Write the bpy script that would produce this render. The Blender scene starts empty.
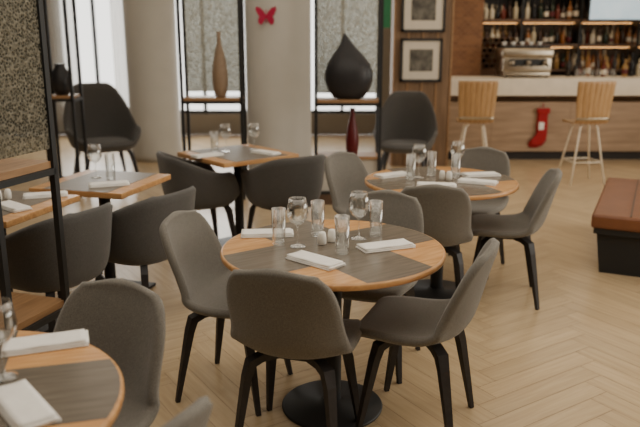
import bpy, bmesh, math, random
from mathutils import Vector, Matrix
random.seed(7)
C = bpy.context.collection

# ---------------------------------------------------------------- materials
def srgb(r,g,b):
    f=lambda c:(c/255/12.92) if c/255<=.04045 else ((c/255+.055)/1.055)**2.4
    return (f(r),f(g),f(b),1)
def mat(name,col,rough=.5,metal=0,noise=None,bump=0,bscale=200,trans=0,emit=None,estr=0,spec=.5,sheen=0,ior=1.45,alpha=1):
    m=bpy.data.materials.new(name); m.use_nodes=True
    nt=m.node_tree; b=nt.nodes['Principled BSDF']
    b.inputs['Base Color'].default_value=col
    b.inputs['Roughness'].default_value=rough
    b.inputs['Metallic'].default_value=metal
    b.inputs['Transmission Weight'].default_value=trans
    b.inputs['Specular IOR Level'].default_value=spec
    b.inputs['IOR'].default_value=ior
    b.inputs['Sheen Weight'].default_value=sheen
    if emit: b.inputs['Emission Color'].default_value=emit; b.inputs['Emission Strength'].default_value=estr
    tc=nt.nodes.new('ShaderNodeTexCoord')
    if noise:
        sc,amt=noise
        n=nt.nodes.new('ShaderNodeTexNoise'); n.inputs['Scale'].default_value=sc; n.inputs['Detail'].default_value=4
        nt.links.new(tc.outputs['Object'],n.inputs['Vector'])
        r=nt.nodes.new('ShaderNodeMapRange'); r.inputs['From Min'].default_value=.3; r.inputs['From Max'].default_value=.7
        r.inputs['To Min'].default_value=1-amt; r.inputs['To Max'].default_value=1+amt
        nt.links.new(n.outputs['Fac'],r.inputs['Value'])
        mx=nt.nodes.new('ShaderNodeVectorMath'); mx.operation='SCALE'
        mx.inputs[0].default_value=col[:3]
        nt.links.new(r.outputs[0],mx.inputs['Scale']); nt.links.new(mx.outputs[0],b.inputs['Base Color'])
    if bump:
        n2=nt.nodes.new('ShaderNodeTexNoise'); n2.inputs['Scale'].default_value=bscale; n2.inputs['Detail'].default_value=3
        nt.links.new(tc.outputs['Object'],n2.inputs['Vector'])
        bp=nt.nodes.new('ShaderNodeBump'); bp.inputs['Strength'].default_value=bump; bp.inputs['Distance'].default_value=.004
        nt.links.new(n2.outputs['Fac'],bp.inputs['Height']); nt.links.new(bp.outputs[0],b.inputs['Normal'])
    return m
def wood(name,c1,c2,scale=(2,30,30),rough=.4,axis=None):
    m=bpy.data.materials.new(name); m.use_nodes=True; nt=m.node_tree; b=nt.nodes['Principled BSDF']
    tc=nt.nodes.new('ShaderNodeTexCoord'); mp=nt.nodes.new('ShaderNodeMapping'); mp.inputs['Scale'].default_value=scale
    n=nt.nodes.new('ShaderNodeTexNoise'); n.inputs['Scale'].default_value=1.5; n.inputs['Detail'].default_value=5; n.inputs['Distortion'].default_value=.6
    cr=nt.nodes.new('ShaderNodeValToRGB'); cr.color_ramp.elements[0].position=.35; cr.color_ramp.elements[1].position=.68
    cr.color_ramp.elements[0].color=c1; cr.color_ramp.elements[1].color=c2
    nt.links.new(tc.outputs['Object'],mp.inputs[0]); nt.links.new(mp.outputs[0],n.inputs['Vector'])
    nt.links.new(n.outputs['Fac'],cr.inputs[0]); nt.links.new(cr.outputs[0],b.inputs['Base Color'])
    b.inputs['Roughness'].default_value=rough
    return m

M={}
M['fab']=mat('grey_wool_fabric',srgb(120,116,109),.95,noise=(260,.28),bump=.6,bscale=420,sheen=.3,spec=.2)
M['fabd']=mat('dark_grey_fabric',srgb(84,82,80),.9,noise=(200,.2),bump=.4,bscale=380,sheen=.25,spec=.2)
M['blk']=mat('black_stained_wood',srgb(44,41,42),.5,noise=(40,.2))
M['bmet']=mat('black_metal',srgb(40,41,43),.5,metal=.1)
M['wood']=wood('oak_table_wood',srgb(190,138,88),srgb(216,168,114),(3,26,26),.28)
M['tgrey']=mat('grey_inlay',srgb(114,105,94),.38,noise=(30,.12))
M['nap']=mat('white_linen',srgb(246,243,238),.9,noise=(60,.03),bump=.3,bscale=500)
M['cer']=mat('white_ceramic',srgb(240,236,228),.25)
M['wall']=mat('painted_plaster',srgb(140,131,118),.8,noise=(3,.05),bump=.1,bscale=60)
M['colm']=mat('white_column_paint',srgb(192,187,178),.6,noise=(4,.03))
M['ceil']=mat('ceiling_paint',srgb(215,207,194),.9,noise=(3,.02))
M['dark']=mat('dark_paint',srgb(50,46,43),.6,noise=(5,.1))
M['pier']=wood('walnut_panel',srgb(112,87,64),srgb(140,111,84),(14,14,1.2),.5)
M['barw']=wood('bar_front_oak',srgb(150,124,98),srgb(178,150,122),(1.2,8,12),.5)
M['barwj']=mat('bar_front_joint',srgb(128,103,80),.6,noise=(10,.1))
M['barblk']=mat('toe_kick',srgb(44,38,35),.6,noise=(10,.1))
M['slab']=mat('pale_stone',srgb(236,224,204),.4,noise=(8,.05))
M['steel']=mat('brushed_steel',srgb(180,168,150),.28,metal=1,noise=(40,.08))
M['stw']=wood('stool_bent_wood',srgb(164,126,82),srgb(188,150,104),(40,40,2),.4)
M['leather']=mat('brown_leather',srgb(128,82,55),.4,noise=(8,.12),bump=.2,bscale=90)
M['red']=mat('red_knit',srgb(160,30,36),.9,noise=(60,.2))
M['redg']=mat('red_glazed_ceramic',srgb(92,24,28),.35)
M['vbeige']=mat('beige_stoneware',srgb(150,128,106),.6,noise=(20,.08))
M['vdark']=mat('black_stoneware',srgb(44,43,46),.4,noise=(20,.1))
M['mag']=mat('magenta_card',srgb(186,24,72),.6,noise=(20,.05))
M['green']=mat('green_banner',srgb(40,110,70),.6,noise=(10,.1))
M['photo']=mat('photo_print',srgb(96,92,84),.5,noise=(9,.8))
M['mat_']=mat('photo_mat_board',srgb(216,206,190),.8,noise=(20,.02))
M['tv']=mat('tv_screen',srgb(180,190,195),.3,noise=(4,.3),emit=srgb(190,215,225),estr=.9)
M['base']=mat('brown_baseboard',srgb(92,72,58),.5,noise=(10,.1))
M['shelf']=wood('shelf_wood',srgb(146,112,78),srgb(172,134,96),(3,30,30),.45)
M['dshelf']=wood('dark_shelf_wood',srgb(84,60,42),srgb(116,84,58),(3,30,30),.45)
M['warm']=mat('warm_lamp',srgb(255,200,130),.5,emit=srgb(255,186,116),estr=2.6,noise=(5,.01))
BOT=[mat('bottle_%d'%i,srgb(*c),.12,noise=(10,.05)) for i,c in enumerate([(56,34,22),(28,42,28),(140,88,40),(190,178,152),(26,24,26),(104,42,28),(40,32,26),(160,126,74),(210,200,178)])]

def thin_glass():
    m=bpy.data.materials.new('clear_glass'); m.use_nodes=True; nt=m.node_tree
    out=nt.nodes['Material Output']; nt.nodes.remove(nt.nodes['Principled BSDF'])
    tp=nt.nodes.new('ShaderNodeBsdfTransparent'); tp.inputs[0].default_value=(.97,.975,.97,1)
    gl=nt.nodes.new('ShaderNodeBsdfGlossy'); gl.inputs['Roughness'].default_value=.03; gl.inputs[0].default_value=(1,1,1,1)
    lw=nt.nodes.new('ShaderNodeLayerWeight'); lw.inputs[0].default_value=.42
    mr=nt.nodes.new('ShaderNodeMapRange'); mr.inputs['To Min'].default_value=.06; mr.inputs['To Max'].default_value=.95
    pw=nt.nodes.new('ShaderNodeMath'); pw.operation='POWER'; pw.inputs[1].default_value=1.5
    nt.links.new(lw.outputs['Facing'],pw.inputs[0]); nt.links.new(pw.outputs[0],mr.inputs[0])
    mx=nt.nodes.new('ShaderNodeMixShader'); nt.links.new(mr.outputs[0],mx.inputs[0]); nt.links.new(tp.outputs[0],mx.inputs[1]); nt.links.new(gl.outputs[0],mx.inputs[2])
    nt.links.new(mx.outputs[0],out.inputs[0]); return m
M['glass']=thin_glass()

def curtain_mat():
    m=bpy.data.materials.new('sheer_curtain'); m.use_nodes=True; nt=m.node_tree
    out=nt.nodes['Material Output']; nt.nodes.remove(nt.nodes['Principled BSDF'])
    tr=nt.nodes.new('ShaderNodeBsdfTranslucent'); df=nt.nodes.new('ShaderNodeBsdfDiffuse'); tp=nt.nodes.new('ShaderNodeBsdfTransparent')
    tc=nt.nodes.new('ShaderNodeTexCoord'); n=nt.nodes.new('ShaderNodeTexNoise'); n.inputs['Scale'].default_value=30
    nt.links.new(tc.outputs['Object'],n.inputs['Vector'])
    mr=nt.nodes.new('ShaderNodeMapRange'); mr.inputs['To Min'].default_value=.25; mr.inputs['To Max'].default_value=.45; nt.links.new(n.outputs['Fac'],mr.inputs[0])
    for x in (tr,df): x.inputs[0].default_value=(.86,.84,.8,1)
    a=nt.nodes.new('ShaderNodeMixShader'); a.inputs[0].default_value=.4; nt.links.new(tr.outputs[0],a.inputs[1]); nt.links.new(df.outputs[0],a.inputs[2])
    c=nt.nodes.new('ShaderNodeMixShader'); nt.links.new(mr.outputs[0],c.inputs[0]); nt.links.new(a.outputs[0],c.inputs[1]); nt.links.new(tp.outputs[0],c.inputs[2])
    nt.links.new(c.outputs[0],out.inputs[0]); return m
M['curt']=curtain_mat()

def glasspanel(name,c1,c2,t0,t1):
    m=bpy.data.materials.new(name); m.use_nodes=True; nt=m.node_tree; b=nt.nodes['Principled BSDF']
    out=nt.nodes['Material Output']
    tc=nt.nodes.new('ShaderNodeTexCoord')
    v=nt.nodes.new('ShaderNodeTexVoronoi'); v.inputs['Scale'].default_value=80
    n=nt.nodes.new('ShaderNodeTexNoise'); n.inputs['Scale'].default_value=45
    nt.links.new(tc.outputs['Object'],v.inputs['Vector']); nt.links.new(tc.outputs['Object'],n.inputs['Vector'])
    bp=nt.nodes.new('ShaderNodeBump'); bp.inputs['Strength'].default_value=1; bp.inputs['Distance'].default_value=.01
    nt.links.new(v.outputs['Distance'],bp.inputs['Height'])
    cr=nt.nodes.new('ShaderNodeValToRGB'); cr.color_ramp.elements[0].position=.2; cr.color_ramp.elements[1].position=.7
    cr.color_ramp.elements[0].color=c1; cr.color_ramp.elements[1].color=c2
    nt.links.new(v.outputs['Distance'],cr.inputs[0]); nt.links.new(cr.outputs[0],b.inputs['Base Color'])
    b.inputs['Roughness'].default_value=.2; nt.links.new(bp.outputs[0],b.inputs['Normal'])
    tr=nt.nodes.new('ShaderNodeBsdfTranslucent'); nt.links.new(cr.outputs[0],tr.inputs[0])
    tp=nt.nodes.new('ShaderNodeBsdfTransparent'); tp.inputs[0].default_value=(.72,.74,.72,1)
    m1=nt.nodes.new('ShaderNodeMixShader'); m1.inputs[0].default_value=.55
    nt.links.new(b.outputs[0],m1.inputs[1]); nt.links.new(tr.outputs[0],m1.inputs[2])
    m2=nt.nodes.new('ShaderNodeMixShader')
    mr=nt.nodes.new('ShaderNodeMapRange'); mr.inputs['From Min'].default_value=.35; mr.inputs['From Max'].default_value=.65
    mr.inputs['To Min'].default_value=t0; mr.inputs['To Max'].default_value=t1
    nt.links.new(n.outputs['Fac'],mr.inputs[0]); nt.links.new(mr.outputs[0],m2.inputs[0])
    nt.links.new(m1.outputs[0],m2.inputs[1]); nt.links.new(tp.outputs[0],m2.inputs[2]); nt.links.new(m2.outputs[0],out.inputs[0])
    return m
M['panel']=glasspanel('backlit_hammered_glass',srgb(140,138,130),srgb(222,218,204),.2,.45)  # far panes: backlight put into the colour, lighter copy of the same glass
M['paneld']=glasspanel('shaded_hammered_glass',srgb(70,70,62),srgb(200,194,176),.3,.65)  # near pane: same glass, dimmer light behind it painted as darker colour

def brickmat():
    m=bpy.data.materials.new('brick'); m.use_nodes=True; nt=m.node_tree; b=nt.nodes['Principled BSDF']
    tc=nt.nodes.new('ShaderNodeTexCoord'); mp=nt.nodes.new('ShaderNodeMapping'); mp.inputs['Rotation'].default_value=(math.pi/2,0,0)
    br=nt.nodes.new('ShaderNodeTexBrick'); br.inputs['Scale'].default_value=6; br.inputs['Color1'].default_value=srgb(150,104,70); br.inputs['Color2'].default_value=srgb(124,84,58); br.inputs['Mortar'].default_value=srgb(150,118,90)
    nt.links.new(tc.outputs['Object'],mp.inputs[0]); nt.links.new(mp.outputs[0],br.inputs['Vector']); nt.links.new(br.outputs['Color'],b.inputs['Base Color'])
    b.inputs['Roughness'].default_value=.8
    return m
M['brick']=brickmat()

def floormat():
    m=bpy.data.materials.new('herringbone_oak'); m.use_nodes=True; nt=m.node_tree; b=nt.nodes['Principled BSDF']
    uv=nt.nodes.new('ShaderNodeUVMap'); mp=nt.nodes.new('ShaderNodeMapping'); mp.inputs['Scale'].default_value=(2.5,38,1)
    n=nt.nodes.new('ShaderNodeTexNoise'); n.inputs['Scale'].default_value=1; n.inputs['Detail'].default_value=5; n.inputs['Distortion'].default_value=.8
    nt.links.new(uv.outputs[0],mp.inputs[0]); nt.links.new(mp.outputs[0],n.inputs['Vector'])
    cr=nt.nodes.new('ShaderNodeValToRGB'); cr.color_ramp.elements[0].position=.3; cr.color_ramp.elements[1].position=.7
    cr.color_ramp.elements[0].color=srgb(190,165,130); cr.color_ramp.elements[1].color=srgb(207,183,147)
    nt.links.new(n.outputs['Fac'],cr.inputs[0])
    g=nt.nodes.new('ShaderNodeNewGeometry'); mr=nt.nodes.new('ShaderNodeMapRange'); mr.inputs['To Min'].default_value=.92; mr.inputs['To Max'].default_value=1.06
    nt.links.new(g.outputs['Random Per Island'],mr.inputs[0])
    sc=nt.nodes.new('ShaderNodeVectorMath'); sc.operation='SCALE'; nt.links.new(cr.outputs[0],sc.inputs[0]); nt.links.new(mr.outputs[0],sc.inputs['Scale'])
    nt.links.new(sc.outputs[0],b.inputs['Base Color']); b.inputs['Roughness'].default_value=.27
    return m
M['floor']=floormat()
M['gap']=mat('floor_joint',srgb(146,120,90),.8,noise=(5,.05))

def tablemat():
    m=bpy.data.materials.new('inlaid_round_top'); m.use_nodes=True; nt=m.node_tree; b=nt.nodes['Principled BSDF']
    tc=nt.nodes.new('ShaderNodeTexCoord'); sp=nt.nodes.new('ShaderNodeSeparateXYZ'); nt.links.new(tc.outputs['Object'],sp.inputs[0])
    def math_(op,a,bb=None):
        x=nt.nodes.new('ShaderNodeMath'); x.operation=op
        for i,s in enumerate((a,bb)):
            if s is None: continue
            if isinstance(s,(int,float)): x.inputs[i].default_value=s
            else: nt.links.new(s,x.inputs[i])
        return x.outputs[0]
    ax=math_('ABSOLUTE',sp.outputs[0]); ay=math_('ABSOLUTE',sp.outputs[1])
    A=math_('LESS_THAN',ax,.165); Bb=math_('LESS_THAN',ay,.165)
    mask=math_('MAXIMUM',A,Bb)
    mp=nt.nodes.new('ShaderNodeMapping'); mp.inputs['Scale'].default_value=(4,34,1); mp.inputs['Rotation'].default_value=(0,0,.78)
    n=nt.nodes.new('ShaderNodeTexNoise'); n.inputs['Scale'].default_value=1.5; n.inputs['Detail'].default_value=5
    nt.links.new(tc.outputs['Object'],mp.inputs[0]); nt.links.new(mp.outputs[0],n.inputs['Vector'])
    cr=nt.nodes.new('ShaderNodeValToRGB'); cr.color_ramp.elements[0].position=.35; cr.color_ramp.elements[1].position=.68
    cr.color_ramp.elements[0].color=srgb(194,140,86); cr.color_ramp.elements[1].color=srgb(220,170,112)
    nt.links.new(n.outputs['Fac'],cr.inputs[0])
    cg=nt.nodes.new('ShaderNodeValToRGB'); cg.color_ramp.elements[0].position=.3; cg.color_ramp.elements[1].position=.7
    cg.color_ramp.elements[0].color=srgb(98,89,78); cg.color_ramp.elements[1].color=srgb(118,108,96)
    nt.links.new(n.outputs['Fac'],cg.inputs[0])
    mx=nt.nodes.new('ShaderNodeMix'); mx.data_type='RGBA'
    nt.links.new(mask,mx.inputs[0]); nt.links.new(cr.outputs[0],mx.inputs[6]); nt.links.new(cg.outputs[0],mx.inputs[7])
    nt.links.new(mx.outputs[2],b.inputs['Base Color']); b.inputs['Roughness'].default_value=.24
    return m
M['rtop']=tablemat()

# ---------------------------------------------------------------- mesh builder
class B:
    def __init__(s): s.v=[];s.f=[];s.m=[];s.sm=[];s.mats=[]
    def mi(s,m):
        m=M[m] if isinstance(m,str) else m
        if m not in s.mats: s.mats.append(m)
        return s.mats.index(m)
    def add(s,vs,fs,m,smooth=True,mtx=None):
        o=len(s.v); k=s.mi(m)
        for p in vs:
            p=Vector(p)
            s.v.append(mtx@p if mtx else p)
        for f in fs: s.f.append([o+i for i in f]); s.m.append(k); s.sm.append(smooth)
    def box(s,c,d,m,rot=0,bev=0,mtx=None):
        bm=bmesh.new(); bmesh.ops.create_cube(bm,size=1)
        bmesh.ops.scale(bm,vec=d,verts=bm.verts)
        if bev: bmesh.ops.bevel(bm,geom=bm.edges[:],offset=bev,segments=3,profile=.6,affect='EDGES')
        T=Matrix.Translation(c)@Matrix.Rotation(rot,4,'Z')
        if mtx: T=T@mtx
        bm.verts.index_update()
        s.add([v.co.copy() for v in bm.verts],[[v.index for v in f.verts] for f in bm.faces],m,bool(bev),T); bm.free()
    def lathe(s,prof,m,c=(0,0,0),seg=28,cap=True,mtx=None):
        vs=[];fs=[];n=len(prof)
        for r,z in prof:
            for i in range(seg):
                a=2*math.pi*i/seg; vs.append((c[0]+r*math.cos(a),c[1]+r*math.sin(a),c[2]+z))
        for j in range(n-1):
            for i in range(seg):
                k=(i+1)%seg; fs.append([j*seg+i,j*seg+k,(j+1)*seg+k,(j+1)*seg+i])
        if cap: fs.append(list(range(seg))[::-1]); fs.append([(n-1)*seg+i for i in range(seg)])
        s.add(vs,fs,m,True,mtx)
    def sweep(s,pts,sizes,m,seg=4,smooth=False,rnd=False):
        pts=[Vector(p) for p in pts];vs=[];fs=[];n=len(pts)
        for j,p in enumerate(pts):
            t=(pts[min(j+1,n-1)]-pts[max(j-1,0)]).normalized()
            up=Vector((0,0,1)) if abs(t.z)<.8 else Vector((p.x,p.y,0)).normalized() if (abs(p.x)+abs(p.y))>1e-4 else Vector((1,0,0))
            a=t.cross(up)
            if a.length<1e-4: a=t.cross(Vector((0,1,0)))
            a.normalize(); b=a.cross(t).normalized()
            w,d=sizes[j] if isinstance(sizes,list) else sizes
            for i in range(seg):
                an=2*math.pi*(i+.5)/seg
                k=1.414 if seg==4 else 1
                vs.append(p+a*math.cos(an)*w/2*k+b*math.sin(an)*d/2*k)
        for j in range(n-1):
            for i in range(seg):
                k=(i+1)%seg; fs.append([j*seg+i,j*seg+k,(j+1)*seg+k,(j+1)*seg+i])
        fs.append(list(range(seg))[::-1]); fs.append([(n-1)*seg+i for i in range(seg)])
        s.add(vs,fs,m,smooth or seg>4)
    def shell(s,F,nu,nv,th,m,closev=False):
        P=[[F(i/(nu-1),j/(nv if closev else nv-1)) for j in range(nv)] for i in range(nu)]
        N=[[None]*nv for _ in range(nu)]
        for i in range(nu):
            for j in range(nv):
                if closev: dv=P[i][(j+1)%nv]-P[i][(j-1)%nv]
                else: dv=P[i][min(j+1,nv-1)]-P[i][max(j-1,0)]
                du=P[min(i+1,nu-1)][j]-P[max(i-1,0)][j]
                n=du.cross(dv)
                N[i][j]=n.normalized() if n.length>1e-9 else Vector((0,0,1))
        top=[P[i][j]+N[i][j]*th/2 for i in range(nu) for j in range(nv)]
        bot=[P[i][j]-N[i][j]*th/2 for i in range(nu) for j in range(nv)]
        id=lambda i,j:i*nv+j; o=nu*nv; fs=[]
        J=range(nv) if closev else range(nv-1)
        for i in range(nu-1):
            for j in J:
                k=(j+1)%nv
                fs.append([id(i,j),id(i+1,j),id(i+1,k),id(i,k)])
                fs.append([o+id(i,j),o+id(i,k),o+id(i+1,k),o+id(i+1,j)])
        ring=[]
        if closev: ring=[(nu-1,j) for j in range(nv)]
        else: ring=[(0,j) for j in range(nv)]+[(i,nv-1) for i in range(1,nu)]+[(nu-1,j) for j in range(nv-2,-1,-1)]+[(i,0) for i in range(nu-2,0,-1)]
        mids=[]
        for (i,j) in ring:
            out=Vector((0,0,0))
            if i==0 and not closev: out+=P[0][j]-P[1][j]
            if i==nu-1: out+=P[nu-1][j]-P[nu-2][j]
            if not closev:
                if j==0: out+=(P[i][0]-P[i][1])
                if j==nv-1: out+=(P[i][nv-1]-P[i][nv-2])
            mids.append(P[i][j]+out.normalized()*th*.45)
        b2=2*o; R=len(ring)
        for q in range(R):
            w=(q+1)%R; a=id(*ring[q]); c=id(*ring[w])
            fs.append([a,c,b2+w,b2+q]); fs.append([b2+q,b2+w,o+c,o+a])
        s.add(top+bot+mids,fs,m,True)
    def mesh(s,name):
        me=bpy.data.meshes.new(name); me.from_pydata([tuple(p) for p in s.v],[],s.f)
        for m in s.mats: me.materials.append(m)
        for p,k,q in zip(me.polygons,s.m,s.sm): p.material_index=k; p.use_smooth=q
        bm=bmesh.new(); bm.from_mesh(me); bmesh.ops.recalc_face_normals(bm,faces=bm.faces); bm.to_mesh(me); bm.free()
        me.update(); return me
    def make(s,name,loc=(0,0,0),rot=0): return put(s.mesh(name),name,loc,rot)
def put(me,name,loc=(0,0,0),rot=0,sc=1):
    o=bpy.data.objects.new(name,me); C.objects.link(o); o.location=loc; o.rotation_euler=(0,0,rot); o.scale=(sc,)*3
    return o
def cr(ctrl,t):
    n=len(ctrl)-1; x=t*n; i=min(int(x),n-1); u=x-i
    p0=ctrl[max(i-1,0)];p1=ctrl[i];p2=ctrl[i+1];p3=ctrl[min(i+2,n)]
    return [.5*((2*b)+(c-a)*u+(2*a-5*b+4*c-d)*u*u+(-a+3*b-3*c+d)*u**3) for a,b,c,d in zip(p0,p1,p2,p3)]
def head(dx,dy): return math.atan2(dy,dx)-math.pi/2   # local +Y faces (dx,dy)

# ---------------------------------------------------------------- dining chair
CT=[(.235,.425,.17,.0),(.215,.452,.195,.006),(.12,.455,.218,.012),(.02,.447,.228,.02),(-.08,.445,.230,.035),(-.155,.462,.226,.06),
    (-.2,.515,.216,.075),(-.225,.59,.21,.07),(-.245,.67,.205,.055),(-.265,.745,.188,.04),(-.28,.795,.158,.025),(-.285,.828,.112,.012)]
def chairF(u,v):
    s=2*v-1
    t=u*(1-.065*abs(s)**2.6)+.04*(1-u)*abs(s)**3
    y,z,w,c=cr(CT,t); y2,z2,_,_=cr(CT,min(t+.01,1)); y1,z1,_,_=cr(CT,max(t-.01,0))
    ty,tz=y2-y1,z2-z1; L=math.hypot(ty,tz) or 1
    ny,nz=tz/L,-ty/L; k=c*abs(s)**2.2
    return Vector((s*w,y+ny*k,z+nz*k))
def build_chair():
    b=B(); b.shell(chairF,36,23,.034,'fab')
    for sx in (-1,1):
        for sy in (-1,1):
            b.sweep([(sx*.03,sy*.03,.416),(sx*.12,sy*.10,.412),(sx*.155,sy*.13,.395),(sx*.168,sy*.143,.34),(sx*.188,sy*.172,.17),(sx*.207,sy*.2,0)],
                    [(.042,.028),(.046,.03),(.048,.036),(.040,.032),(.030,.026),(.020,.019)],'blk')
    b.box((0,0,.412),(.16,.16,.02),'blk')
    return b.mesh('dining_chair')
chair=build_chair()
def ss(a,b,x):
    x=max(0,min(1,(x-a)/(b-a))); return x*x*(3-2*x)
def build_tub(name,hw,hd,zseat,zarm,zback,mt,leg=.38,flare=1.08,a0=26,a1=62,b0=70,b1=150,n=2.8):
    b=B()
    def F(u,v):
        a=2*math.pi*v            # 0 = front (+Y)
        ca,sa=math.cos(a),math.sin(a)
        R=1/((abs(sa)/hw)**n+(abs(ca)/hd)**n)**(1/n)
        ang=abs(math.degrees(a if a<math.pi else 2*math.pi-a))
        zr=zseat+.02+(zarm-zseat-.02)*ss(a0,a1,ang)+(zback-zarm)*ss(b0,b1,ang)
        if u<.35: r=.72*R*(u/.35)+.002; z=zseat-.04
        else:
            q=(u-.35)/.65
            p0=(.72*R,zseat-.04);p1=(R*1.0,zseat-.04);p2=(R*1.0,zseat+(zr-zseat)*.35);p3=(R*flare,zr)
            k=[(1-q)**3,3*q*(1-q)**2,3*q*q*(1-q),q**3]
            r=sum(k[i]*p[0] for i,p in enumerate((p0,p1,p2,p3))); z=sum(k[i]*p[1] for i,p in enumerate((p0,p1,p2,p3)))
        return Vector((r*sa,r*ca,z))
    b.shell(F,26,64,.036,mt,closev=True)
    def cush(k,z): 
        return [(k*hw*.9*math.copysign(abs(math.sin(t))**.75,math.sin(t)),k*hd*.9*math.copysign(abs(math.cos(t))**.75,math.cos(t))+.01,z) for t in [2*math.pi*i/32 for i in range(32)]]
    rings=[cush(.86,zseat-.03),cush(.95,zseat-.01),cush(.95,zseat+.025),cush(.86,zseat+.045),cush(.4,zseat+.05),cush(.02,zseat+.052)]
    vs=[p for r in rings for p in r]; fs=[]
    for j in range(5):
        for i in range(32): k=(i+1)%32; fs.append([j*32+i,j*32+k,(j+1)*32+k,(j+1)*32+i])
    b.add(vs,fs,mt)
    zl=zseat-.05
    for sx in (-1,1):
        for sy in (-1,1):
            b.sweep([(sx*.05,sy*.05,zl),(sx*hw*.6,sy*hd*.6,zl),(sx*hw*.68,sy*hd*.68,zl-.05),(sx*hw*.85,sy*hd*.85,0)],[(.036,.03),(.042,.036),(.042,.038),(.022,.02)],'blk')
    return b.mesh(name)
tub=build_tub('tub_armchair',.262,.25,.43,.64,.765,'fabd',flare=1.1)
lounge=build_tub('wingback_armchair',.36,.36,.42,.60,1.08,'fabd',flare=1.12,a0=28,a1=80,b0=90,b1=158,n=2.3)

# ---------------------------------------------------------------- tables
def build_round():
    R=.478; b=B()
    b.lathe([(R-.012,.722),(R-.002,.726),(R,.732),(R,.744),(R-.004,.749),(R-.01,.75)],'wood',seg=72,cap=True)
    b.lathe([(.001,.7505),(R-.009,.7505)],'rtop',seg=72,cap=False)
    b.lathe([(.12,.716),(.12,.722)],'bmet')
    b.lathe([(.042,.02),(.04,.05),(.04,.70),(.06,.716),(.12,.718)],'bmet')
    b.lathe([(.225,0),(.228,.008),(.222,.014),(.06,.022),(.045,.04)],'bmet',seg=56)
    return b.mesh('round_dining_table')
rt=build_round()
def build_square(s):
    b=B()
    b.box((0,0,.732),(s,s,.034),'wood',bev=.004)
    b.box((0,0,.7495),(s*.70,s-.006,.003),'tgrey')
    b.lathe([(.04,.02),(.036,.05),(.036,.70),(.1,.715)],'bmet')
    b.box((0,0,.012),(.42,.42,.02),'bmet',bev=.004)
    return b.mesh('square_dining_table')
sq=build_square(.62); sq2=build_square(.68)
T1=(.055,2.89); T2=(.76,4.35); T3=(-.97,1.54)
put(rt,'round_dining_table',(*T1,0),math.radians(35))
put(rt,'round_dining_table',(*T2,0),math.radians(20))
put(rt,'round_dining_table',(*T3,0),math.radians(15))
put(sq,'square_dining_table',(-1.36,4.33,0),math.radians(-15))
put(sq,'square_dining_table',(-1.75,3.70,0),math.radians(-15))
put(sq2,'square_dining_table',(-.64,5.42,0),math.radians(40))

for (x,y,dx,dy) in [(-.085,2.60,.28,.96),(-.40,3.06,.95,-.3),(.42,2.76,-.92,.38),(.26,3.36,-.35,-.93),
    (.66,4.06,.12,.99),(.34,4.72,.7,-.6),(1.18,4.29,-.97,.2),(1.07,4.88,-.5,-.85),
    (-.77,1.96,-.4,-.9),(-.565,1.46,-.86,.44)]:
    put(chair,'dining_chair',(x,y,0),head(dx,dy))
for (x,y,dx,dy) in [(-1.05,3.99,-.88,.48),(-1.42,3.56,-.88,.47),(-.93,5.30,.8,.45),(-.28,5.28,-.55,.8)]:
    put(tub,'tub_armchair',(x,y,0),head(dx,dy))
put(lounge,'wingback_armchair',(-2.5,8.1,0),head(.5,-.85))
put(lounge,'wingback_armchair',(1.0,8.25,0),head(-.2,-.95),.9)

# ---------------------------------------------------------------- tableware
def wine():
    b=B()
    b.lathe([(.0005,.0),(.034,.0),(.035,.002),(.02,.005),(.006,.012),(.004,.03),(.0038,.085),(.008,.094),(.028,.108),(.042,.13),(.046,.15),(.044,.175),(.036,.212),
             (.0348,.212),(.0425,.175),(.0445,.15),(.0405,.131),(.026,.11),(.0005,.099)],'glass',seg=36,cap=False)
    return b.mesh('wine_glass')
def tumbler():
    b=B()
    b.lathe([(.0005,0),(.027,0),(.028,.002),(.031,.16),(.0295,.16),(.0265,.012),(.0005,.011)],'glass',seg=32,cap=False)
    return b.mesh('tumbler_glass')
def napkin():
    b=B()
    w,d=.235,.10
    for k,(z,sh) in enumerate([(.0,0),(.006,.004),(.012,-.003)]):
        vs=[];fs=[];nx,ny=14,6
        for lay in (0,1):
            for i in range(nx+1):
                for j in range(ny+1):
                    x=(i/nx-.5)*w*(1-.02*k)+sh; y=(j/ny-.5)*d*(1-.06*k)
                    zz=z+lay*.0055+.0015*math.sin(i*.9+k)*math.cos(j*.8)*(1 if lay and k==2 else .3)
                    if k==0 and lay==0: zz=0
                    vs.append((x,y,zz))
        q=(nx+1)*(ny+1); id=lambda i,j:i*(ny+1)+j
        for i in range(nx):
            for j in range(ny):
                fs.append([q+id(i,j),q+id(i+1,j),q+id(i+1,j+1),q+id(i,j+1)]); fs.append([id(i,j),id(i,j+1),id(i+1,j+1),id(i+1,j)])
        for i in range(nx):
            fs.append([id(i,0),id(i+1,0),q+id(i+1,0),q+id(i,0)]); fs.append([id(i+1,ny),id(i,ny),q+id(i,ny),q+id(i+1,ny)])
        for j in range(ny):
            fs.append([id(0,j+1),id(0,j),q+id(0,j),q+id(0,j+1)]); fs.append([id(nx,j),id(nx,j+1),q+id(nx,j+1),q+id(nx,j)])
        b.add(vs,fs,'nap')
    return b.mesh('folded_napkin')
def shaker():
    b=B(); b.lathe([(.016,0),(.019,.003),(.019,.03),(.016,.05),(.012,.056),(.001,.058)],'cer',seg=24)
    return b.mesh('salt_shaker')
W,TU,NA,SH=wine(),tumbler(),napkin(),shaker()
Z=.7515
def pl(me,n,pts,z=Z):
    for p in pts: put(me,n,(p[0],p[1],z),math.radians(p[2]) if len(p)>2 else random.random()*6)
pl(W,'wine_glass',[(-.095,2.90),(.172,3.02),(-.835,1.70),(.63,4.42),(.90,4.56),(-1.43,4.42),(-.74,5.50),(-.52,5.56)])
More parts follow.
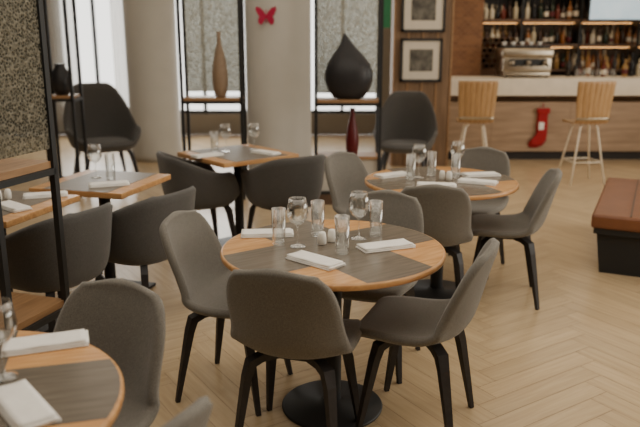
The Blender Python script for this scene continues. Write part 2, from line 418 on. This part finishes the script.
pl(TU,'tumbler_glass',[(-.178,2.93),(.092,2.80),(-.01,3.07),(.252,3.07),(.57,4.36),(.72,4.48),(.86,4.40),(-1.32,4.37),(-.82,5.44)])
pl(NA,'folded_napkin',[(-.24,3.08,5),(-.02,2.68,-42),(.28,2.88,22),(-.8,1.90,20),(-.72,1.54,-50),(.7,4.15,-10),(.97,4.25,-25),(.47,4.47,30),(1.04,4.48,10),(-1.28,4.18,20),(-1.62,3.60,-40),(-1.55,3.88,20),(-.85,5.25,40),(-.42,5.38,-40)])
pl(SH,'salt_shaker',[(.009,2.93),(.052,2.97),(.77,4.36),(.81,4.34),(-1.77,3.78),(-1.73,3.81)])

# ---------------------------------------------------------------- floor (real herringbone planks)
def build_floor():
    Wd=.12; n=6; g=.0012; a=math.radians(45-12)
    vs=[];fs=[];uvs=[]
    ca,sa=math.cos(a),math.sin(a)
    X0,X1,Y0,Y1=-6,6,-1.5,12
    def tr(x,y): return (x*ca-y*sa, x*sa+y*ca+4)
    def rect(x,y,w,h):
        cx,cy=tr((x+w/2)*Wd,(y+h/2)*Wd)
        if not (X0+.45<cx<X1-.45 and Y0+.45<cy<Y1-.45): return
        o=len(vs); r=random.random()*50
        x0,y0,x1,y1=x*Wd+g,y*Wd+g,(x+w)*Wd-g,(y+h)*Wd-g
        for q in ((x0,y0),(x1,y0),(x1,y1),(x0,y1)):
            vs.append((*tr(*q),0))
        fs.append([o,o+1,o+2,o+3])
        L=(w if w>h else h)*Wd; S=Wd
        if w>h: uvs.extend([(r,r),(r+L,r),(r+L,r+S),(r,r+S)])
        else: uvs.extend([(r,r),(r,r+S),(r+L,r+S),(r+L,r)])
    N=130
    for y in range(-N,N):
        for k in range(-N//n,N//n):
            x=y+2*n*k
            if -N<x<N: rect(x,y,n,1)
    for x in range(-N,N):
        for k in range(-N//n,N//n):
            y=x+1-2*n*k
            if -N<y<N: rect(x,y,1,n)
    o=len(vs)
    vs+= [(X0,Y0,-.002),(X1,Y0,-.002),(X1,Y1,-.002),(X0,Y1,-.002)]; fs.append([o,o+1,o+2,o+3]); uvs.extend([(0,0)]*4)
    me=bpy.data.meshes.new('floor'); me.from_pydata(vs,[],fs)
    me.materials.append(M['floor']); me.materials.append(M['gap']); me.polygons[len(fs)-1].material_index=1
    l=me.uv_layers.new(name='UVMap')
    for i,u in enumerate(uvs): l.data[i].uv=u
    put(me,'floor')
build_floor()

# ---------------------------------------------------------------- room shell
XL,XR,YF,YB,HC=-6,6,-1.5,12,3.2
def wallbox(name,c,d,m='wall'):
    b=B(); b.box((0,0,0),d,m); return b.make(name,c)
wallbox('ceiling',(0,(YF+YB)/2,HC+.05),(12.2,YB-YF+.2,.1),'ceil')
wallbox('wall_left',(XL-.05,(YF+YB)/2,HC/2),(.1,YB-YF,HC),'dark')
wallbox('wall_right',(XR+.05,(YF+YB)/2,HC/2),(.1,YB-YF,HC))
wallbox('wall_front',(0,YF-.05,HC/2),(12,.1,HC))
wins=[(-4.35,-3.15),(-2.75,-1.15),(-.25,1.0)]
b=B(); zs,zt=.35,2.8; xs=[XL]+[q for w in wins for q in w]+[XR]
b.box((0,YB+.1,zs/2),(12,.2,zs),'wall'); b.box((0,YB+.1,(zt+HC)/2),(12,.2,HC-zt),'wall')
for i in range(0,len(xs),2):
    b.box(((xs[i]+xs[i+1])/2,YB+.1,(zs+zt)/2),(xs[i+1]-xs[i],.2,zt-zs),'wall')
b.make('wall_back')
for i,(a,c) in enumerate(wins):
    b=B(); w=c-a; m=(a+c)/2
    for x in (a+.03,m,c-.03): b.box((x-m,0,(zs+zt)/2),(.05,.06,zt-zs),'bmet')
    for z in (zs+.03,zt-.03): b.box((0,0,z),(w,.05,.05),'bmet')
    b.make('window_%d'%(i+1),(m,YB+.08,0))
for x0,x1 in ((-4.45,-3.98),(-3.42,-3.05),(-2.85,-2.45)):
    b=B(); n=60; vs=[];fs=[]
    for z in (.05,2.95):
        for i in range(n+1): vs.append((x0+(x1-x0)*i/n,.035*math.sin(i*.85)+.01*math.sin(i*2.1),z))
    for i in range(n): fs.append([i,i+1,n+2+i,n+1+i])
    b.add(vs,fs,'curt'); b.make('sheer_curtain',(0,YB-.08,0))
for x,y,r in ((-.44,7.62,.345),(-2.24,9.6,.335)):
    b=B(); b.lathe([(r+.01,0),(r+.01,.1),(r,.11),(r,HC)],'colm',seg=64); b.make('round_column',(x,y,0))
# butterfly
b=B()
def wing(sx):
    o=[(0,.0),(.02,.05),(.06,.09),(.105,.10),(.11,.07),(.085,.02),(.07,0),(.085,-.03),(.08,-.07),(.05,-.085),(.02,-.05)]
    return [(sx*x*.95,-.015-.03*x*3,z*.95) for x,z in o]
for sx in (-1,1): b.add(wing(sx),[list(range(11))],'mag',False)
b.sweep([(0,-.015,-.06),(0,-.015,.07)],[(.012,.012),(.008,.008)],'mag',seg=8)
b.make('paper_butterfly',(-.537,7.29,1.82),0)

# dividers
def divider(name,w,d,zsh,loc,rot,lower=None,glass=True,lowwall=False,H=2.9):
    b=B(); t=.03
    for x in (-w/2,w/2):
        for y in ((-d/2,d/2) if d>.1 else (0,)): b.box((x,y,H/2),(t,t,H),'bmet')
        if d>.1:
            for z in (.12,H-.02,zsh-.03): b.box((x,0,z),(t,d,t),'bmet')
    for z in (H-.02,zsh-.03,.12):
        for y in ((-d/2,d/2) if d>.1 else (0,)): b.box((0,y,z),(w,t,t),'bmet')
    b.box((0,0,zsh),(w-.01,max(d,.05)+.02,.028),'shelf')
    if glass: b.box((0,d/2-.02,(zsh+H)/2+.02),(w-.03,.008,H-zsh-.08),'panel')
    if lower: b.box((0,0,lower),(w-.01,d+.02,.028),'shelf')
    if lowwall:
        b.box((0,.0,.235),(w-.03,d-.03,.44),'colm'); b.box((0,-d/2-.002,.06),(w+.02,.02,.12),'base')
    return b.make(name,loc,rot)
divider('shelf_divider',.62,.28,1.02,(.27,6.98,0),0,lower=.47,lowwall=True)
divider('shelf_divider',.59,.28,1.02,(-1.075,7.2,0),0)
divider('shelf_divider',.30,.28,1.02,(-2.70,7.46,0),0,glass=False)
b=B(); t=.028; w,d,H=.36,.40,2.9
for x in (-w/2,w/2):
    for y in (-d/2,d/2): b.box((x,y,H/2),(t,t,H),'bmet')
for z in (.40,1.05,H-.02):
    for y in (-d/2,d/2): b.box((0,y,z),(w,t,t),'bmet')
    for x in (-w/2,w/2): b.box((x,0,z),(t,d,t),'bmet')
b.box((0,0,1.08),(w,d,.03),'shelf'); b.box((0,0,.43),(w,d,.03),'shelf')
b.box((0,-d/2,(1.12+H)/2),(w-.03,.008,H-1.18),'paneld')
b.make('shelf_divider',(-1.425,2.96,0),math.radians(72))

# vases
b=B(); b.lathe([(.045,0),(.06,.02),(.078,.12),(.08,.22),(.066,.34),(.042,.45),(.022,.53),(.018,.58),(.022,.64),(.018,.64),(.014,.58)],'vbeige',seg=32); b.make('tall_beige_vase',(-1.0,7.17,1.035))
b=B()
pr=[(.10,0),(.15,.015),(.2,.08),(.232,.17),(.235,.25),(.205,.34),(.145,.42),(.085,.49),(.045,.55),(.02,.60),(.004,.625)]
vs=[];fs=[]
for r,z in pr:
    off=-.04*(max(0,z-.3)/.3)**1.5
    for i in range(32):
        a=2*math.pi*i/32; vs.append((r*math.cos(a)+off,.52*r*math.sin(a),z))
for j in range(len(pr)-1):
    for i in range(32): k=(i+1)%32; fs.append([j*32+i,j*32+k,(j+1)*32+k,(j+1)*32+i])
fs.append(list(range(32))[::-1]); fs.append([(len(pr)-1)*32+i for i in range(32)])
b.add(vs,fs,'vdark'); b.make('teardrop_vase',(.28,6.96,1.035))
b=B(); b.lathe([(.05,0),(.062,.05),(.066,.14),(.05,.26),(.028,.36),(.02,.42),(.03,.46),(.026,.46)],'redg',seg=28); b.make('red_vase',(.32,6.97,.485))
b=B(); b.lathe([(.06,0),(.09,.06),(.1,.15),(.08,.24),(.05,.29),(.06,.32),(.055,.32)],'vdark',seg=28); b.make('dark_round_vase',(-2.70,7.46,1.035))

# picture pier
b=B(); b.box((0,0,HC/2),(.74,.3,HC),'pier')
for x in (-.36,-.18,0,.18,.36): b.box((x,-.155,HC/2),(.02,.015,HC),'shelf')
b.make('wall_pier',(1.28,9.15,0))
def frame(name,loc,w,h):
    b=B(); t=.03
    for sx in (-1,1): b.box((sx*(w/2-t/2),0,0),(t,.03,h),'bmet')
    for sz in (-1,1): b.box((0,0,sz*(h/2-t/2)),(w,.03,t),'bmet')
    b.box((0,.006,0),(w-.02,.012,h-.02),'mat_'); b.box((0,-.002,0),(w*.55,.006,h*.5),'photo')
    return b.make(name,loc)
frame('picture_frame',(1.26,8.965,1.34),.52,.53); frame('picture_frame',(1.27,8.965,1.96),.54,.56)
b=B(); b.box((0,0,0),(.14,.02,.5),'green'); b.box((0,0,.26),(.16,.03,.02),'bmet'); b.make('green_banner',(.80,9.0,1.98))

# ---------------------------------------------------------------- bar
b=B()
b.box((2.8,0.3,.45),(4.3,.6,.66),'barw',bev=0)
b.box((2.8,.33,.07),(4.24,.54,.14),'barblk')
b.box((2.8,.27,.98),(4.36,.70,.22),'slab',bev=.006)
for i in range(4): b.box((1.7+i*1.05,-.0005,.46),(.005,.004,.62),'barwj')
b.make('bar_counter',(.6,9.45,0))
wallbox('wall_bar_back',(3.95,11.6,HC/2),(4.0,.1,HC),'dark')
wallbox('wall_brick_pier',(2.02,10.3,HC/2),(.5,.3,HC),'brick')
b=B()
for z in (1.12,1.5,1.87,2.3):
    b.box((4.0,11.32,z),(3.6,.3,.03),'dshelf')
for x in (2.2,3.1,4.0,4.9,5.8): b.box((x,11.32,1.5),(.03,.3,2.9),'bmet')
b.box((4.0,11.30,.5),(3.6,.4,1.0),'dshelf')
for z in (1.46,1.83,): b.box((4.0,11.44,z),(3.4,.03,.012),'warm')
b.make('back_bar_shelving')
b=B()
def bottle(x,y,z,h,r,m):
    b.lathe([(r*.9,0),(r,.01),(r,h*.55),(r*.85,h*.64),(r*.35,h*.74),(r*.33,h*.97),(r*.38,h)],m,c=(x,y,z),seg=12)
    if random.random()<.5: b.lathe([(r*1.02,h*.15),(r*1.02,h*.42)],random.choice(['slab','mat_','redg']),c=(x,y,z),seg=12,cap=False)
for z in (1.137,1.517,1.887):
    for row in (11.23,11.33):
        x=2.26+random.random()*.04
        while x<5.7:
            if random.random()<.95: bottle(x,row+random.uniform(-.01,.01),z,random.uniform(.2,.31),random.uniform(.03,.04),random.choice(BOT))
            x+=random.uniform(.082,.105)
b.make('liquor_bottles')
b=B()
for x in [3.42,3.52,3.60,3.69,3.8,3.88,3.97,4.05,4.18,4.3,4.4,4.52,4.6]:
    bottle(x,9.9+random.uniform(-.08,.08),1.092,random.uniform(.22,.36),random.uniform(.03,.042),random.choice(BOT))
b.make('counter_bottles')
b=B()
for x in [3.46,3.55,3.64,3.74,3.84,3.93]:
    b.lathe([(.02,0),(.035,.05),(.033,.11),(.03,.11)],'glass',c=(x,9.62,1.092),seg=16)
b.make('counter_glasses')
b=B()
for i in range(7):
    for j in range(6):
        b.lathe([(.035,0),(.042,.0),(.042,.2),(.035,.2),(.035,0)],'dshelf',c=(0,0,0),seg=6,cap=False,mtx=Matrix.Translation((i*.085+(j%2)*.042,.2,j*.075))@Matrix.Rotation(math.pi/2,4,'X'))
        b.lathe([(.001,.0),(.03,.0),(.03,.17)],BOT[(i*3+j)%8],seg=10,cap=False,mtx=Matrix.Translation((i*.085+(j%2)*.042,.18,j*.075))@Matrix.Rotation(math.pi/2,4,'X'))
b.make('hexagonal_wine_rack',(2.32,10.75,1.2))
b=B(); b.box((.3,.1,.58),(.72,.34,1.16),'dshelf'); b.make('back_bar_cabinet',(2.28,10.75,0))
# espresso machine
b=B()
b.box((0,0,.17),(.66,.40,.20),'steel',bev=.03); b.box((0,.02,.045),(.62,.42,.05),'steel',bev=.01)
b.box((0,.0,.32),(.70,.44,.12),'steel',bev=.04); b.box((0,0,.40),(.6,.36,.03),'bmet',bev=.01)
b.box((0,-.205,.20),(.5,.01,.09),'bmet')
for x in (-.22,0,.22):
    b.lathe([(.035,0),(.035,.05)],'steel',c=(x,-.24,.17),seg=16); b.sweep([(x,-.25,.18),(x,-.38,.16)],[(.02,.02),(.028,.028)],'blk',seg=8)
for x in (-.28,-.16,-.04,.08,.2): b.lathe([(.02,0),(.035,.05),(.033,.05)],'cer',c=(x,.0,.415),seg=14)
for sx in (-1,1):
    for sy in (-1,1): b.lathe([(.02,0),(.02,.03)],'bmet',c=(sx*.28,sy*.15,0),seg=10)
b.make('espresso_machine',(2.78,9.82,1.092))
# tv
b=B(); b.box((0,0,0),(1.0,.05,.56),'bmet',bev=.01); b.box((0,-.027,0),(.96,.006,.52),'tv'); b.box((0,.06,.1),(.2,.08,.2),'bmet'); b.box((0,.08,.55),(.05,.05,.86),'bmet'); b.make('television',(4.42,10.7,2.13))
# stocking
b=B()
o=[(-.07,.5),(.07,.5),(.075,.3),(.07,.2),(.10,.14),(.16,.08),(.17,.03),(.13,0),(.05,0),(-.03,.03),(-.075,.1),(-.08,.2),(-.075,.35)]
o=[(-x,z) for x,z in o][::-1]
n=len(o); vs=[(x,-.0,z) for x,z in o]+[(x*.8-.0,-.05,.05+z*.9+.0) for x,z in o]
fs=[list(range(n)),[n+i for i in range(n)][::-1]]+[[i,n+i,n+(i+1)%n,(i+1)%n] for i in range(n)]
b.add(vs,fs,'red',False); b.box((0,-.028,.5),(.17,.06,.07),'red',bev=.015)
b.box((-.02,-.054,.3),(.07,.012,.10),'nap',bev=.004)
b.sweep([(.0,-.01,.54),(.0,-.01,.6)],(.01,.006),'red')
b.make('christmas_stocking',(2.97,9.435,.17),0)

# bar stools
def build_stool():
    b=B()
    CS=[(.19,.66,.17),(.17,.685,.185),(.05,.68,.195),(-.08,.68,.20),(-.16,.70,.19),(-.195,.78,.19),(-.205,.90,.20),(-.22,1.03,.21),(-.235,1.15,.215)]
    def F(u,v):
        s=2*v-1; y,z,w=cr(CS,u); return Vector((s*w,y+.035*ss(.45,.7,u)*s*s,z+.015*(1-ss(.4,.6,u))*s*s))
    for k in range(7):
        a=k/7+.006; c=(k+1)/7-.006
        b.shell(lambda u,v:F(u,a+(c-a)*v),26,4,.014,'stw')
    b.shell(lambda u,v:F(.55+.04*u,v)+Vector((0,-.016,0)),4,10,.008,'steel')
    for sx in (-1,1):
        for sy in (-1,1):
            b.sweep([(sx*.07,sy*.08,.668),(sx*.10,sy*.10,.64),(sx*.2,sy*.19,0)],(.022,.022),'slab',seg=10)
    R=[(sx*.161,sy*.155,.25) for sx,sy in ((-1,-1),(1,-1),(1,1),(-1,1),(-1,-1))]
    for i in range(4): b.sweep([R[i],R[i+1]],(.014,.014),'slab',seg=8)
    return b.mesh('bar_stool')
st=build_stool()
put(st,'bar_stool',(1.76,8.05,0),head(.1,1)); put(st,'bar_stool',(3.0,7.98,0),head(-.1,1))

# bench on the right
b=B()
b.box((0,0,.38),(1.0,1.5,.10),'leather',bev=.025)
for x in (-.25,.25): b.box((x,0,.432),(.01,1.46,.006),'base')
b.box((0,0,.31),(.96,1.46,.04),'bmet')
for y in (-.66,.66):
    vs=[(-.46,y-.03,.29),(.46,y-.03,.29),(.42,y-.03,0),(-.42,y-.03,0),(-.46,y+.03,.29),(.46,y+.03,.29),(.42,y+.03,0),(-.42,y+.03,0)]
    b.add(vs,[[0,1,2,3],[4,7,6,5],[0,4,5,1],[3,2,6,7],[0,3,7,4],[1,5,6,2]],'bmet',False)
b.box((0,0,.05),(.72,1.3,.06),'bmet')
b.make('leather_bench',(2.66,5.20,0),math.radians(-25.5))

# ---------------------------------------------------------------- lights
def area(name,loc,rot,sx,sy,e,col):
    l=bpy.data.lights.new(name,'AREA'); l.shape='RECTANGLE'; l.size=sx; l.size_y=sy; l.energy=e; l.color=col
    o=bpy.data.objects.new(name,l); C.objects.link(o); o.location=loc; o.rotation_euler=rot; return o
area('overhead_softbox',(0,2.6,3.15),(0,0,0),5,4,100,(1,.92,.78))  # three added soft boxes under the ceiling for soft light, not fixtures
area('overhead_softbox',(0,7,3.15),(0,0,0),7,3,50,(1,.90,.74))
area('overhead_softbox',(3.6,10.3,3.1),(0,0,0),3,1.2,26,(1,.78,.52))
area('side_window_light',(5.9,4.2,1.9),(0,math.radians(90),0),2.2,6,185,(1,.95,.84))
area('back_window_light',(-2.6,11.75,1.7),(math.radians(-90),0,0),3.6,2.2,100,(1,.97,.9))
w=bpy.data.worlds.new('World'); bpy.context.scene.world=w; w.use_nodes=True
bg=w.node_tree.nodes['Background']; bg.inputs[0].default_value=(1,.98,.92,1); bg.inputs[1].default_value=2.6

cam=bpy.data.cameras.new('camera'); co=bpy.data.objects.new('camera',cam); C.objects.link(co)
co.location=(0,0,1.625); co.rotation_euler=(math.radians(90-14.1),0,0)
cam.sensor_width=36; cam.lens=39.6; cam.clip_end=100
cam.dof.use_dof=True; cam.dof.focus_distance=3.0; cam.dof.aperture_fstop=2.0
bpy.context.scene.camera=co
